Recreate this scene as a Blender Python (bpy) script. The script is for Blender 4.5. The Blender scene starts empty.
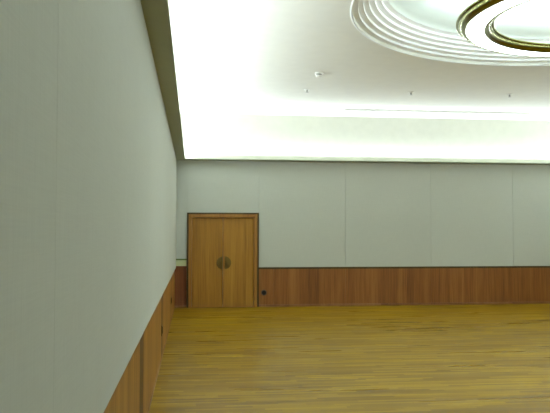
import bpy, bmesh, math, random
from mathutils import Matrix, Vector, Euler
random.seed(7)
scene = bpy.context.scene
COL = scene.collection
PI = math.pi

# ------------------------------------------------------------------ layout (metres)
CAM_Z = 1.88
XL, XR = -0.428, 11.556          # finished faces of the long walls
YB, YF = 17.94, -0.54            # back wall, wall behind the viewer
ZC = 4.95                        # ceiling
LEDGE_Z0, LEDGE_Z1, LEDGE_D = 3.742, 3.768, 0.215
FAB_Z = 1.010                    # lower edge of the fabric panelling
OX, OY = 5.54, 8.62             # centre of the ceiling recess
RO, RI, ZR = 3.45, 3.00, 5.30    # recess: outer radius, inner radius, height of its top step
RING_Z = 4.711                   # underside of the ring chandelier

# ------------------------------------------------------------------ helpers
def srgb(r, g, b):
    f = lambda c: (c/255/12.92) if c/255 <= .04045 else ((c/255+.055)/1.055)**2.4
    return (f(r), f(g), f(b), 1)

def new_mat(name):
    m = bpy.data.materials.new(name); m.use_nodes = True
    nt = m.node_tree
    return m, nt, nt.nodes['Principled BSDF']

def nd(nt, typ, **kw):
    n = nt.nodes.new(typ)
    for k, v in kw.items():
        if k in n.inputs.keys(): n.inputs[k].default_value = v
        else: setattr(n, k, v)
    return n

def math_node(nt, op, a, b=None, c=None):
    n = nt.nodes.new('ShaderNodeMath'); n.operation = op
    for i, v in enumerate((a, b, c)):
        if v is None: continue
        if isinstance(v, (int, float)): n.inputs[i].default_value = v
        else: nt.links.new(v, n.inputs[i])
    return n.outputs[0]

def ramp(nt, fac, stops):
    r = nt.nodes.new('ShaderNodeValToRGB')
    els = r.color_ramp.elements
    while len(els) < len(stops): els.new(.5)
    for e, (p, c) in zip(els, stops): e.position = p; e.color = c
    nt.links.new(fac, r.inputs[0])
    return r.outputs[0]

def mixcol(nt, fac, a, b, mode='MIX'):
    n = nt.nodes.new('ShaderNodeMix'); n.data_type = 'RGBA'; n.blend_type = mode
    for s, v in ((n.inputs[0], fac), (n.inputs[6], a), (n.inputs[7], b)):
        if isinstance(v, (int, float, tuple)): s.default_value = v
        else: nt.links.new(v, s)
    return n.outputs[2]

def coords(nt, scale):
    tc = nt.nodes.new('ShaderNodeTexCoord')
    mp = nt.nodes.new('ShaderNodeMapping'); mp.inputs['Scale'].default_value = scale
    nt.links.new(tc.outputs['Object'], mp.inputs['Vector'])
    return tc.outputs['Object'], mp.outputs[0]

def bump(nt, bsdf, height, strength, dist=.002):
    b = nd(nt, 'ShaderNodeBump', Strength=strength, Distance=dist)
    nt.links.new(height, b.inputs['Height']); nt.links.new(b.outputs[0], bsdf.inputs['Normal'])

# ------------------------------------------------------------------ materials
def paint(name, col, rough=.7, mottling=.03):
    m, nt, b = new_mat(name)
    _, v = coords(nt, (3, 3, 3))
    n = nd(nt, 'ShaderNodeTexNoise', Scale=1.5, Detail=4.0); nt.links.new(v, n.inputs['Vector'])
    lo = tuple(c*(1-mottling) for c in col[:3])+(1,); hi = tuple(min(1, c*(1+mottling)) for c in col[:3])+(1,)
    nt.links.new(ramp(nt, n.outputs[0], [(.3, lo), (.7, hi)]), b.inputs['Base Color'])
    b.inputs['Roughness'].default_value = rough
    return m

def fabric(name, col):
    """woven wall covering: fine vertical slubs crossed by a thin weft"""
    m, nt, b = new_mat(name)
    _, v1 = coords(nt, (150, 150, 5)); _, v2 = coords(nt, (4, 4, 160)); _, v3 = coords(nt, (.8, .8, .5))
    n1 = nd(nt, 'ShaderNodeTexNoise', Scale=1.0, Detail=3.0); nt.links.new(v1, n1.inputs['Vector'])
    n2 = nd(nt, 'ShaderNodeTexNoise', Scale=1.0, Detail=2.0); nt.links.new(v2, n2.inputs['Vector'])
    n3 = nd(nt, 'ShaderNodeTexNoise', Scale=1.0, Detail=2.0); nt.links.new(v3, n3.inputs['Vector'])
    s = math_node(nt, 'ADD', math_node(nt, 'MULTIPLY', n1.outputs[0], .5), math_node(nt, 'MULTIPLY', n2.outputs[0], .3))
    s = math_node(nt, 'ADD', s, math_node(nt, 'MULTIPLY', n3.outputs[0], .2))
    lo = tuple(c*.955 for c in col[:3])+(1,); hi = tuple(c*1.04 for c in col[:3])+(1,)
    nt.links.new(ramp(nt, s, [(.36, lo), (.64, hi)]), b.inputs['Base Color'])
    b.inputs['Roughness'].default_value = .9
    bump(nt, b, s, .25)
    return m

def veneer(name, dark, mid, light, cell=.22, rough=.42, vary=.22):
    """upright-grain wood veneer laid in narrow leaves of slightly different tone"""
    m, nt, b = new_mat(name)
    o, v = coords(nt, (38, 38, 1.1))
    sep = nt.nodes.new('ShaderNodeSeparateXYZ'); nt.links.new(o, sep.inputs[0])
    u = math_node(nt, 'ADD', sep.outputs[0], sep.outputs[1])
    w = nt.nodes.new('ShaderNodeTexWhiteNoise'); w.noise_dimensions = '1D'
    nt.links.new(math_node(nt, 'FLOOR', math_node(nt, 'DIVIDE', u, cell)), w.inputs['W'])
    n1 = nd(nt, 'ShaderNodeTexNoise', Scale=1.0, Detail=5.0, Roughness=.6); nt.links.new(v, n1.inputs['Vector'])
    _, v2 = coords(nt, (7, 7, .35))
    n2 = nd(nt, 'ShaderNodeTexNoise', Scale=1.0, Detail=3.0); nt.links.new(v2, n2.inputs['Vector'])
    g = math_node(nt, 'ADD', math_node(nt, 'MULTIPLY', n1.outputs[0], .55), math_node(nt, 'MULTIPLY', n2.outputs[0], .45))
    g = math_node(nt, 'ADD', g, math_node(nt, 'MULTIPLY', math_node(nt, 'SUBTRACT', w.outputs[0], .5), vary))
    c = ramp(nt, g, [(.32, dark), (.5, mid), (.68, light)])
    nt.links.new(c, b.inputs['Base Color'])
    b.inputs['Roughness'].default_value = rough
    bump(nt, b, n1.outputs[0], .06)
    return m

def parquet(name):
    m, nt, b = new_mat(name)
    o, _ = coords(nt, (1, 1, 1))
    br = nd(nt, 'ShaderNodeTexBrick', Scale=1.0)
    br.inputs['Brick Width'].default_value = .9; br.inputs['Row Height'].default_value = .06
    br.inputs['Mortar Size'].default_value = .0012; br.inputs['Mortar Smooth'].default_value = .2
    br.offset = 0
    br.inputs['Color1'].default_value = (0, 0, 0, 1); br.inputs['Color2'].default_value = (1, 1, 1, 1)
    br.inputs['Mortar'].default_value = (.35, .35, .35, 1)
    sp = nt.nodes.new('ShaderNodeSeparateXYZ'); nt.links.new(o, sp.inputs[0])
    wn = nt.nodes.new('ShaderNodeTexWhiteNoise'); wn.noise_dimensions = '1D'      # every row of strips starts somewhere else
    nt.links.new(math_node(nt, 'FLOOR', math_node(nt, 'DIVIDE', sp.outputs[1], .06)), wn.inputs['W'])
    cb = nt.nodes.new('ShaderNodeCombineXYZ')
    nt.links.new(math_node(nt, 'ADD', sp.outputs[0], math_node(nt, 'MULTIPLY', wn.outputs[0], 7.0)), cb.inputs[0])
    nt.links.new(sp.outputs[1], cb.inputs[1])
    nt.links.new(cb.outputs[0], br.inputs['Vector'])
    _, v = coords(nt, (1.6, 22, 1)); _, v2 = coords(nt, (.35, 3.2, 1))
    n1 = nd(nt, 'ShaderNodeTexNoise', Scale=1.0, Detail=5.0, Roughness=.6); nt.links.new(v, n1.inputs['Vector'])
    n2 = nd(nt, 'ShaderNodeTexNoise', Scale=1.0, Detail=3.0); nt.links.new(v2, n2.inputs['Vector'])
    bw = nt.nodes.new('ShaderNodeRGBToBW'); nt.links.new(br.outputs[0], bw.inputs[0])
    g = math_node(nt, 'ADD', math_node(nt, 'MULTIPLY', bw.outputs[0], .36), math_node(nt, 'MULTIPLY', n1.outputs[0], .34))
    g = math_node(nt, 'ADD', g, math_node(nt, 'MULTIPLY', n2.outputs[0], .30))
    c = ramp(nt, g, [(.22, srgb(*FLOOR_C[0])), (.5, srgb(*FLOOR_C[1])), (.76, srgb(*FLOOR_C[2]))])
    c = mixcol(nt, br.outputs['Fac'], c, srgb(116, 80, 18))
    nt.links.new(c, b.inputs['Base Color'])
    nt.links.new(ramp(nt, n2.outputs[0], [(.3, (.26, .26, .26, 1)), (.7, (.36, .36, .36, 1))]), b.inputs['Roughness'])
    b.inputs['Specular IOR Level'].default_value = .15
    return m

def metal(name, col, rough):
    m, nt, b = new_mat(name)
    _, v = coords(nt, (14, 14, 14))
    n = nd(nt, 'ShaderNodeTexNoise', Scale=1.0, Detail=3.0); nt.links.new(v, n.inputs['Vector'])
    nt.links.new(ramp(nt, n.outputs[0], [(.3, (rough*.8,)*3+(1,)), (.7, (rough*1.25,)*3+(1,))]), b.inputs['Roughness'])
    b.inputs['Base Color'].default_value = col; b.inputs['Metallic'].default_value = 1
    return m

def glow(name, col, strength):
    m, nt, b = new_mat(name)
    b.inputs['Base Color'].default_value = (.9, .9, .88, 1)
    b.inputs['Emission Color'].default_value = col
    b.inputs['Emission Strength'].default_value = strength
    return m

FLOOR_C = ((106, 74, 4), (148, 115, 6), (178, 145, 18))
LAMP = (.88, 1.0, 1.06)
COVE_W, UP_W, DOWN_W = 20.0, 15.5, 12.5   

M = {
 'ceiling': paint('ceiling paint', srgb(229, 230, 221), .8, .015),
 'step': paint('recess plaster', srgb(240, 243, 242), .6, .01),
 'dome': paint('recess ceiling paint', srgb(220, 232, 225), .7, .01),
 'plaster': paint('wall plaster', srgb(196, 196, 184), .8),
 'ledge': paint('ledge paint', srgb(164, 170, 146), .7),
 'fabric': fabric('wall fabric', srgb(204, 209, 201)),
 'wainscot': veneer('wainscot veneer', srgb(116, 70, 28), srgb(146, 92, 40), srgb(168, 112, 54), .13, .45, .13),
 'wainscot_left': veneer('left dado veneer', srgb(138, 92, 34), srgb(164, 114, 45), srgb(182, 132, 58), .26),
 'pilaster': veneer('dark stained wood', srgb(70, 32, 12), srgb(90, 44, 18), srgb(108, 58, 28), .5),
 'corner': veneer('corner dado veneer', srgb(96, 50, 24), srgb(122, 68, 34), srgb(140, 84, 44), .3),
 'slot': paint('vent slot', srgb(84, 84, 78), .6),
 'door': veneer('door veneer', srgb(152, 104, 32), srgb(176, 126, 42), srgb(192, 146, 56), .3, .45, .12),
 'jamb': veneer('door jamb wood', srgb(146, 98, 40), srgb(170, 120, 52), srgb(186, 138, 66), .5, .4, .1),
 'edge': veneer('dark shadow-gap wood', srgb(64, 50, 18), srgb(82, 66, 26), srgb(96, 78, 34), .5),  # shade of the gaps put into the wood colour
 'skirting': veneer('skirting wood', srgb(120, 80, 44), srgb(146, 102, 60), srgb(164, 120, 76), .6),
 'brass': metal('polished brass', (.27, .27, .10, 1), .2),
 'bronze': metal('aged bronze plate', (.24, .17, .06, 1), .42),
 'white': paint('white enamel', srgb(236, 236, 230), .35, .005),
 'grey': paint('grey metal', srgb(150, 150, 142), .4, .01),
 'brown': paint('brown plastic', srgb(104, 82, 62), .4, .01),
 'black': paint('black plastic', srgb(20, 17, 15), .4, .05),
 'green': paint('green strip', srgb(104, 128, 66), .5, .05),
 'pale': paint('pale green board', srgb(206, 212, 168), .6, .03),
 'diffuser': glow('glowing opal diffuser', LAMP+(1,), DOWN_W),
 'uplight': glow('glowing uplight', LAMP+(1,), UP_W),
}
M['floor'] = parquet('oak strip floor')

# ------------------------------------------------------------------ mesh building
class MB:
    def __init__(self): self.bm = bmesh.new()
    def box(self, x0, x1, y0, y1, z0, z1, bev=0.0, seg=2):
        t = bmesh.new()
        vs = [t.verts.new((x, y, z)) for x in (x0, x1) for y in (y0, y1) for z in (z0, z1)]
        for f in ((0,1,3,2),(4,6,7,5),(0,4,5,1),(2,3,7,6),(0,2,6,4),(1,5,7,3)): t.faces.new([vs[i] for i in f])
        bmesh.ops.recalc_face_normals(t, faces=t.faces)
        if bev: bmesh.ops.bevel(t, geom=t.edges[:], offset=bev, segments=seg, affect='EDGES', profile=.5)
        return self.take(t)
    def take(self, t):
        me = bpy.data.meshes.new('tmp'); t.to_mesh(me); t.free()
        self.bm.from_mesh(me); bpy.data.meshes.remove(me)
        return self
    def lathe(self, prof, cx=0, cy=0, n=128, closed=False):
        """revolve (radius, z) pairs about the vertical through (cx, cy)"""
        bm = self.bm; rings = []
        for r, z in prof:
            if r < 1e-6: rings.append([bm.verts.new((cx, cy, z))])
            else: rings.append([bm.verts.new((cx+r*math.cos(2*PI*i/n), cy+r*math.sin(2*PI*i/n), z)) for i in range(n)])
        pairs = list(zip(rings, rings[1:]))
        if closed: pairs.append((rings[-1], rings[0]))
        for a, b in pairs:
            for i in range(n):
                j = (i+1) % n
                if len(a) == 1 and len(b) == 1: continue
                if len(a) == 1: bm.faces.new((a[0], b[i], b[j]))
                elif len(b) == 1: bm.faces.new((a[i], b[0], a[j]))
                else: bm.faces.new((a[i], b[i], b[j], a[j]))
        return self
    def tube(self, p, q, r, n=10):
        p, q = Vector(p), Vector(q); d = (q-p).normalized()
        t = bmesh.new()
        bmesh.ops.create_cone(t, cap_ends=True, segments=n, radius1=r, radius2=r, depth=(q-p).length)
        t.transform(Matrix.Translation((p+q)/2) @ d.to_track_quat('Z', 'Y').to_matrix().to_4x4())
        return self.take(t)
    def move(self, mat): self.bm.transform(mat); return self
    def build(self, name, mat, parent=None, smooth=False, recalc=True):
        if recalc: bmesh.ops.recalc_face_normals(self.bm, faces=self.bm.faces)
        me = bpy.data.meshes.new(name); self.bm.to_mesh(me); self.bm.free()
        me.materials.append(mat)
        if smooth:
            me.polygons.foreach_set('use_smooth', [True]*len(me.polygons))
            me.set_sharp_from_angle(angle=math.radians(38))
        o = bpy.data.objects.new(name, me); COL.objects.link(o)
        if parent is not None: o.parent = parent
        return o

def structure(o): o['kind'] = 'structure'; return o
def thing(name, loc, label, cat, group=None, rot=None):
    o = bpy.data.objects.new(name, None); COL.objects.link(o)
    o.location = loc; o.empty_display_size = .1
    if rot: o.rotation_euler = rot
    o['label'] = label; o['category'] = cat
    if group: o['group'] = group
    return o
def copy_tree(src, loc, label, rot=None):
    r = src.copy(); COL.objects.link(r); r.location = loc; r['label'] = label
    if rot is not None: r.rotation_euler = rot
    for ch in list(src.children):
        c = ch.copy(); COL.objects.link(c); c.parent = r
        for g in list(ch.children):
            d = g.copy(); COL.objects.link(d); d.parent = c
    return r

# ------------------------------------------------------------------ floor and ceiling
structure(MB().box(XL-.4, XR+.4, YF-.4, YB+.4, -.12, 0).build('floor', M['floor']))

def ceiling():
    """slab with a round opening"""
    mb = MB(); bm = mb.bm
    x0, x1, y0, y1 = XL-.4, XR+.4, YF-.4, YB+.4
    n = 160
    angs = sorted([2*PI*i/n for i in range(n)] + [math.atan2(y-OY, x-OX) % (2*PI) for x in (x0, x1) for y in (y0, y1)])
    lo_in, lo_out, up_in, up_out = [], [], [], []
    for a in angs:
        c, s = math.cos(a), math.sin(a)
        tx = ((x1-OX)/c if c > 0 else (x0-OX)/c) if abs(c) > 1e-9 else 1e9
        ty = ((y1-OY)/s if s > 0 else (y0-OY)/s) if abs(s) > 1e-9 else 1e9
        t = min(tx, ty)
        pi_, po = (OX+RO*c, OY+RO*s), (OX+t*c, OY+t*s)
        lo_in.append(bm.verts.new((*pi_, ZC))); lo_out.append(bm.verts.new((*po, ZC)))
        up_in.append(bm.verts.new((*pi_, ZC+.04))); up_out.append(bm.verts.new((*po, ZC+.04)))
    k = len(angs)
    for i in range(k):
        j = (i+1) % k
        for a, b in ((lo_in, lo_out), (lo_out, up_out), (up_out, up_in), (up_in, lo_in)):
            bm.faces.new((a[i], a[j], b[j], b[i]))
    return mb.build('ceiling', M['ceiling'])
ceil = structure(ceiling())

# stepped round recess: six rings, each a riser with a small rounded nose and a flat tread
NS = 6
dr, dz = (RO-RI)/NS, (ZR-ZC)/NS
for i in range(NS):
    r0, z0 = RO-i*dr, ZC+i*dz
    rr = r0+.004 if i == 0 else r0
    prof = []
    if i == 0: prof += [(RO+.035, ZC+.001), (RO+.035, ZC-.008), (RO+.02, ZC-.016), (RO+.004, ZC-.012)]
    b = .012
    prof += [(rr, z0), (rr, z0+dz*.62), (rr-.004, z0+dz*.68), (rr-.012, z0+dz*.72),
             (r0-dr+.014, z0+dz*.96), (r0-dr+.005, z0+dz*.965), (r0-dr, z0+dz)]
    MB().lathe(prof, OX, OY, 160).build('recess_step', M['step'], ceil, smooth=True)
dome = [(RI+.001, ZR+.003), (RI-.02, ZR+.02)]
for k in range(1, 13):
    a = k/12*PI/2
    dome.append((max(0, (RI-.02)*math.cos(a)), ZR+.02+.14*math.sin(a)))
dome[-1] = (0, dome[-1][1])
MB().lathe(dome, OX, OY, 160).build('recess_dome', M['dome'], ceil, smooth=True)

# ------------------------------------------------------------------ walls
PT = .03                                     # panel thickness in front of the plaster
def wall_panels(root, axis, face, inward, seams, z0, z1, mat, name, gap=.003, bev=.003):
    """upright panels between successive seams; face = finished plane, inward = +-1 towards the room"""
    out = []
    for a, b in zip(seams, seams[1:]):
        lo, hi = sorted((face, face-inward*(PT if face != XL else .058)))
        mb = MB()
        if axis == 'y': mb.box(lo, hi, a+gap/2, b-gap/2, z0, z1, bev)
        else: mb.box(a+gap/2, b-gap/2, lo, hi, z0, z1, bev)
        out.append(mb.build(name, mat, root))
    return out

ZT = LEDGE_Z0
# left wall -----------------------------------------------------
XD = XL-.03                                    # face of the left dado, set back under the fabric
wl = structure(MB().box(XL-.3, XL-.06, YF-.3, YB+.3, 0, ZC).build('wall_left', M['plaster']))
seamsL = [YF, 2.26, 4.61, 6.91, 9.21, 11.51, 13.81, 16.11, YB]
wall_panels(wl, 'y', XL, 1, seamsL, FAB_Z-.002, ZT, M['fabric'], 'fabric_panel', gap=.002, bev=.0015)
strips = [(1.95, 2.40), (6.28, 6.76), (10.52, 10.92), (14.85, 15.25)]
cuts = [YF]+[v for s in strips for v in s]+[YB]
for a, b in zip(cuts[0::2], cuts[1::2]):
    MB().box(XD-PT, XD, a, b, .04, FAB_Z-.006, .003).build('wainscot_panel', M['wainscot_left'], wl)
for a, b in strips:
    MB().box(XD-PT, XD-.001, a, b, .04, FAB_Z-.006, .001).build('wainscot_pilaster', M['pilaster'], wl)
MB().box(XL-.06, XL-.002, YF, YB-PT, FAB_Z-.006, FAB_Z-.002).build('shadow_groove', M['edge'], wl)
structure(MB().box(XD-PT, XD+.006, YF, YB-.012, 0, .04, .002).build('baseboard_left', M['skirting']))

# back wall -----------------------------------------------------
DX0, DX1, DZ = -.156, 1.676, 2.408           # outer size of the door frame
wb = structure(MB().box(XL-.3, XR+.3, YB+PT, YB+.3, 0, ZC).build('wall_back', M['plaster']))
# upper fabric, full-width panels right of the door
seamsB = [DX1+.004, 3.946, 6.255, 8.531, 10.84, XR]
wall_panels(wb, 'x', YB, -1, seamsB, FAB_Z, ZT, M['fabric'], 'fabric_panel')
wall_panels(wb, 'x', YB, -1, [DX0-.004, DX1+.004], DZ, ZT, M['fabric'], 'fabric_panel')
wall_panels(wb, 'x', YB, -1, [XL, DX0-.004], 1.23, ZT, M['fabric'], 'fabric_panel', bev=.002)
# wood dado
seamsW = [DX1+.002, 2.06, 3.946, 6.255, 8.531, 10.84, XR]
wall_panels(wb, 'x', YB, -1, seamsW, .05, FAB_Z-.05, M['wainscot'], 'wainscot_panel', gap=.002)
wall_panels(wb, 'x', YB, -1, [XD, DX0-.002], .05, 1.05, M['corner'], 'corner_wainscot')
MB().box(DX1+.002, XR, YB+.012, YB+PT, FAB_Z-.05, FAB_Z).build('shadow_groove', M['edge'], wb)
MB().box(DX1+.002, XR, YB+.002, YB+.012, FAB_Z-.05, FAB_Z-.022).build('cap_strip', M['edge'], wb)
MB().box(XL, DX0-.004, YB+.004, YB+PT, 1.05, 1.23).build('corner_board', M['pale'], wb)
MB().box(XL, DX0-.004, YB-.01, YB+.01, 1.20, 1.235, .003).build('green_strip', M['green'], wb)
structure(MB().box(DX1+.002, XR, YB-.02, YB+PT, 0, .055, .004).build('baseboard_back', M['skirting']))
structure(MB().box(XD, DX0-.002, YB-.014, YB+PT, 0, .05, .004).build('baseboard_back.001', M['skirting']))

# right wall and the wall behind the viewer -----------------------
wr = structure(MB().box(XR+PT, XR+.3, YF-.3, YB+.3, 0, ZC).build('wall_right', M['plaster']))
wall_panels(wr, 'y', XR, -1, seamsL, FAB_Z, ZT, M['fabric'], 'fabric_panel')
wall_panels(wr, 'y', XR, -1, [YF, 5.9, 10, 14.1, YB], .05, FAB_Z-.03, M['wainscot'], 'wainscot_panel')
structure(MB().box(XR-.012, XR+PT, YF, YB-.014, 0, .05, .004).build('baseboard_right', M['skirting']))
wf = structure(MB().box(XL-.3, XR+.3, YF-.3, YF-PT, 0, ZC).build('wall_front', M['plaster']))
wall_panels(wf, 'x', YF, 1, [XL, 1.66, 3.946, 6.255, 8.531, XR], FAB_Z, ZT, M['fabric'], 'fabric_panel')
wall_panels(wf, 'x', YF, 1, [XL, 3.946, 8.531, XR], .05, FAB_Z-.03, M['wainscot'], 'wainscot_panel')

# light ledge round the room (a shallow trough that hides the cove lamps)
def ledge(name, x0, x1, y0, y1, lip):
    mb = MB().box(x0, x1, y0, y1, LEDGE_Z0, LEDGE_Z0+.012)
    lx0, lx1, ly0, ly1 = lip
    mb.box(lx0, lx1, ly0, ly1, LEDGE_Z0-.004, LEDGE_Z1, .002)
    return structure(mb.build(name, M['ledge']))
L = LEDGE_D
ledge('trim_1', XL-PT, XL+L, YF, YB, (XL+L-.03, XL+L, YF, YB-L+.03))
ledge('trim_2', XL+L, XR-L, YB-L, YB+PT, (XL+L-.03, XR-L+.03, YB-L, YB-L+.03))
ledge('trim_3', XR-L, XR+PT, YF, YB, (XR-L, XR-L+.03, YF, YB-L+.03))
ledge('trim_4', XL+L, XR-L, YF-PT, YF+L, (XL+L, XR-L, YF+L-.03, YF+L))

# ------------------------------------------------------------------ the double door
door = bpy.data.objects.new('door_1', None); COL.objects.link(door); door.location = ((DX0+DX1)/2, YB, 0)
door['kind'] = 'structure'
def dl(mb): return mb.move(Matrix.Translation(-door.location))
JW = .125; DM = .756                          # jamb width, where the leaves meet
yo = YB-.05                                  # front of the frame
e = .042                                      # dark outer strip, the frame's shadow gap put into its colour
mb = MB()
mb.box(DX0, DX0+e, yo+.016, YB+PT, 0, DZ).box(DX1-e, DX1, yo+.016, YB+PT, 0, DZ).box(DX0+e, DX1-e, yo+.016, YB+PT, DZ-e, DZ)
dl(mb).build('frame_shadow_line', M['edge'], door)
for a, b in ((DX0+e, DX0+JW), (DX1-JW, DX1-e)):
    dl(MB().box(a, b, yo, YB+PT, 0, DZ-e, .004)).build('jamb', M['jamb'], door)
dl(MB().box(DX0+JW, DX1-JW, yo, YB+PT, DZ-JW, DZ-e, .004)).build('head_jamb', M['jamb'], door)
HZ = 1.128                                    # height of the door plates
for side, (a, b) in ((-1, (DX0+JW+.004, DM-.003)), (1, (DM+.003, DX1-JW-.004))):
    leaf = dl(MB().box(a, b, YB+.004, YB+PT, .008, DZ-JW-.006, .003)).build('door_leaf', M['door'], door)
    # half-round pull plate with a raised rim and a finger pull
    edge = DM-.006 if side < 0 else DM+.048
    R = .158 if side < 0 else .165
    t = MB(); bm = t.bm
    def half(r, y0, y1, inset=0):
        pts = [(edge+side*(inset+r*math.sin(PI*k/24)), HZ-r*math.cos(PI*k/24)) for k in range(25)]
        f = [bm.verts.new((x, y0, z)) for x, z in pts]; g = [bm.verts.new((x, y1, z)) for x, z in pts]
        bm.faces.new(f); bm.faces.new(g[::-1])
        for k in range(25): bm.faces.new((f[k], f[(k+1) % 25], g[(k+1) % 25], g[k]))
    half(R, YB-.004, YB+.004); half(R*.86, YB-.008, YB-.004, .004)
    pl = dl(t).build('pull_plate', M['bronze'], leaf)
    g = MB().tube((edge+side*.05, YB-.034, HZ-.07), (edge+side*.05, YB-.034, HZ+.07), .009)
    for z in (HZ-.055, HZ+.055): g.tube((edge+side*.05, YB-.034, z), (edge+side*.05, YB-.006, z), .007)
    dl(g).build('door_handle', M['bronze'], leaf, smooth=True)
    if side > 0:
        dl(MB().box(DM+.003, DM+.04, YB-.004, YB+.004, .01, DZ-JW-.008, .002)).build('meeting_strip', M['jamb'], leaf)
dl(MB().box(DX0+JW, DX1-JW, yo+.006, YB+PT, 0, .008)).build('threshold', M['skirting'], door)

# ------------------------------------------------------------------ ring chandelier
ch = thing('ring_chandelier', (OX, OY, RING_Z), 'large ring chandelier with polished brass rims and glowing white underside below the round ceiling recess', 'chandelier')
ri, ro = 1.655, 1.895
MB().lathe([(ri, .0), ((ri+ro)/2-.06, -.006), ((ri+ro)/2+.06, -.006), (ro, .0), (ro, .03), (ri, .03)], n=192, closed=True).build('diffuser', M['diffuser'], ch, smooth=True)
def rim(r, s):
    """brass rim flaring up and away from the diffuser; s = +1 outer, -1 inner"""
    p = [(0, .03), (0, -.004), (.006, -.010), (.016, -.010), (.020, -.004)]
    p += [((.020+.086*math.sin(k/8*PI/2)), -.004+.074*(1-math.cos(k/8*PI/2))) for k in range(1, 9)]
    p += [(.110, .074)]
    p += [(.122-.017*math.cos(k/10*PI*1.4), .088-.017*math.sin(k/10*PI*1.4)) for k in range(0, 11)]
    p += [(.112, .102), (.02, .05)]
    return [(r+s*a, z) for a, z in p]
MB().lathe(rim(ro, 1), n=192, closed=True).build('outer_rim', M['brass'], ch, smooth=True)
MB().lathe(rim(ri, -1), n=192, closed=True).build('inner_rim', M['brass'], ch, smooth=True)
up = [(ri+.035+(ro-ri-.07)*.5*(1-math.cos(k/12*PI)), .036+.095*math.sin(k/12*PI)) for k in range(13)]
MB().lathe(up, n=192, closed=True).build('uplight', M['uplight'], ch, smooth=True)
for k in range(6):
    a = math.radians(196+60*k)
    x, y = (ri-.06)*math.cos(a), (ri-.06)*math.sin(a)
    top = ZR+.02+.14*math.sqrt(max(0, 1-((ri-.06)/(RI-.02))**2))-RING_Z
    MB().tube((x, y, .05), (x, y, top), .008).build('hanger_rod', M['white'], ch, smooth=True)

# ------------------------------------------------------------------ ceiling fittings
fit = thing('ceiling_sprinkler', (2.398, 14.65, ZC), 'small white sprinkler head in the ceiling, leftmost of the row of three', 'sprinkler', 'ceiling sprinklers')
MB().lathe([(0, .0), (.062, .0), (.062, -.004), (.050, -.012), (.03, -.016), (0, -.016)], n=32).build('escutcheon', M['white'], fit, smooth=True)
MB().lathe([(0, -.014), (.016, -.014), (.016, -.03), (.011, -.034), (.011, -.05), (0, -.05)], n=20).build('nozzle', M['grey'], fit, smooth=True)
mb = MB().lathe([(0, -.064), (.032, -.062), (.034, -.066), (0, -.069)], n=24)
mb.tube((-.014, 0, -.03), (-.012, 0, -.066), .003, 8).tube((.014, 0, -.03), (.012, 0, -.066), .003, 8)
mb.build('deflector', M['grey'], fit, smooth=True)
copy_tree(fit, (4.682, 14.65, ZC), 'small white sprinkler head in the ceiling, middle of the row of three')
copy_tree(fit, (6.900, 14.60, ZC), 'small white sprinkler head in the ceiling below the chandelier, rightmost of three')

det = thing('smoke_detector', (2.378, 13.11, ZC), 'white domed smoke detector on the ceiling, the largest of the small ceiling fittings', 'smoke detector')
MB().lathe([(0, 0), (.085, 0), (.085, -.014), (.078, -.022), (0, -.022)], n=40).build('base', M['white'], det, smooth=True)
MB().lathe([(0, -.022), (.056, -.022), (.056, -.05), (0, -.05)], n=40).build('vent_band', M['grey'], det, smooth=True)
MB().lathe([(0, -.05), (.066, -.05), (.068, -.058), (.058, -.078), (.034, -.09), (0, -.093)], n=40).build('cover', M['white'], det, smooth=True)

vent = thing('air_vent', (6.09, 16.90, ZC), 'long narrow white slot air vent in the ceiling along the back wall', 'air vent')
hx = 2.40
mb = MB().box(-hx, hx, -.075, -.035, -.022, .0, .002).box(-hx, hx, .035, .075, -.022, 0, .002).box(-hx, -hx+.04, -.035, .035, -.022, 0, .002).box(hx-.04, hx, -.035, .035, -.022, 0, .002)
mb.build('frame', M['white'], vent)
MB().box(-hx+.04, hx-.04, -.035, .035, -.002, .0).build('slot', M['slot'], vent)
MB().box(-hx+.04, hx-.04, -.006, .006, -.010, -.002).build('slat', M['white'], vent)

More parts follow.
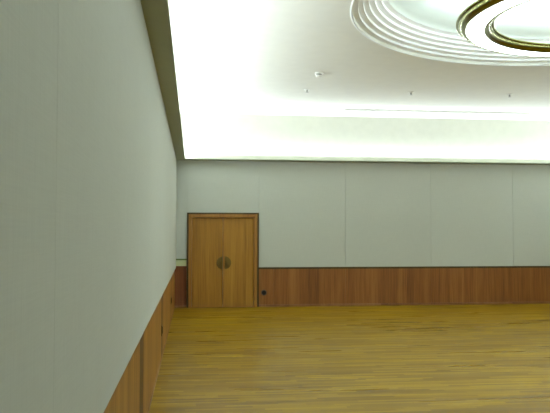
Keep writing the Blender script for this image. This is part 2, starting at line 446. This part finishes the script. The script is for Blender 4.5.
# ------------------------------------------------------------------ sockets in the dado
so = thing('wall_socket', (1.812, YB, .362), 'round black wall socket in the wood dado right of the door', 'socket', 'wall sockets', rot=(0, 0, 0))
rot = Matrix.Rotation(PI/2, 4, 'X')           # lathe axis towards the room (-Y)
MB().lathe([(0, 0), (.072, 0), (.078, .005), (.070, .009), (.060, .009), (.058, .004), (0, .004)], n=36).move(rot).build('ring_plate', M['brown'], so, smooth=True)
MB().lathe([(0, .004), (.058, .004), (.056, .012), (0, .013)], n=36).move(rot).build('insert', M['black'], so, smooth=True)
sl = thing('wall_socket', (XD, 10.62, .44), 'black upright socket in the left wall dado, the nearer of two', 'socket', 'left wall sockets')
MB().box(-.001, .008, -.11, .11, -.075, .075, .003).build('cover_plate', M['black'], sl)
MB().box(.008, .016, -.035, .035, -.05, .05, .004).build('insert', M['black'], sl)
copy_tree(sl, (XD, 15.05, .46), 'black upright socket in the left wall dado near the far corner')

# ------------------------------------------------------------------ light: cove tubes behind the ledge
def cove(loc, length, facing):
    """a tube lying in the trough, tilted towards the room; facing = heading of the room side"""
    d = bpy.data.lights.new('cove_light', 'AREA'); d.shape = 'RECTANGLE'
    d.size, d.size_y = .05, length
    d.energy = COVE_W*length; d.color = LAMP
    o = bpy.data.objects.new('cove_light', d); COL.objects.link(o)
    o.location = loc
    o.rotation_euler = (Matrix.Rotation(facing, 3, 'Z') @ Matrix.Rotation(COVE_TILT, 3, 'Y') @ Matrix.Rotation(PI, 3, 'Y')).to_euler()
COVE_TILT = math.radians(40)
zt = LEDGE_Z0+.024
cove((XL+.10, (YF+YB)/2, zt), YB-YF-.3, 0)
cove((XR-.10, (YF+YB)/2, zt), YB-YF-.3, PI)
cove(((XL+XR)/2, YB-.10, zt), XR-XL-.3, -PI/2)

w = bpy.data.worlds.new('World'); scene.world = w; w.use_nodes = True
w.node_tree.nodes['Background'].inputs[0].default_value = (.02, .02, .02, 1)

# ------------------------------------------------------------------ camera
cd = bpy.data.cameras.new('camera'); cam = bpy.data.objects.new('camera', cd); COL.objects.link(cam)
cd.sensor_width = 36; cd.sensor_fit = 'HORIZONTAL'; cd.lens = 36*700/550
cd.clip_start = .02
cam.location = (0, 0, CAM_Z)
cam.rotation_euler = (Matrix.Rotation(-.1163, 3, 'Z') @ Matrix.Rotation(PI/2+.0384, 3, 'X') @ Matrix.Rotation(.0008, 3, 'Z')).to_euler()
scene.camera = cam
vs = scene.view_settings
vs.view_transform = 'Standard'; vs.look = 'None'; vs.gamma = 1; vs.use_curve_mapping = False
vs.exposure = 0.08
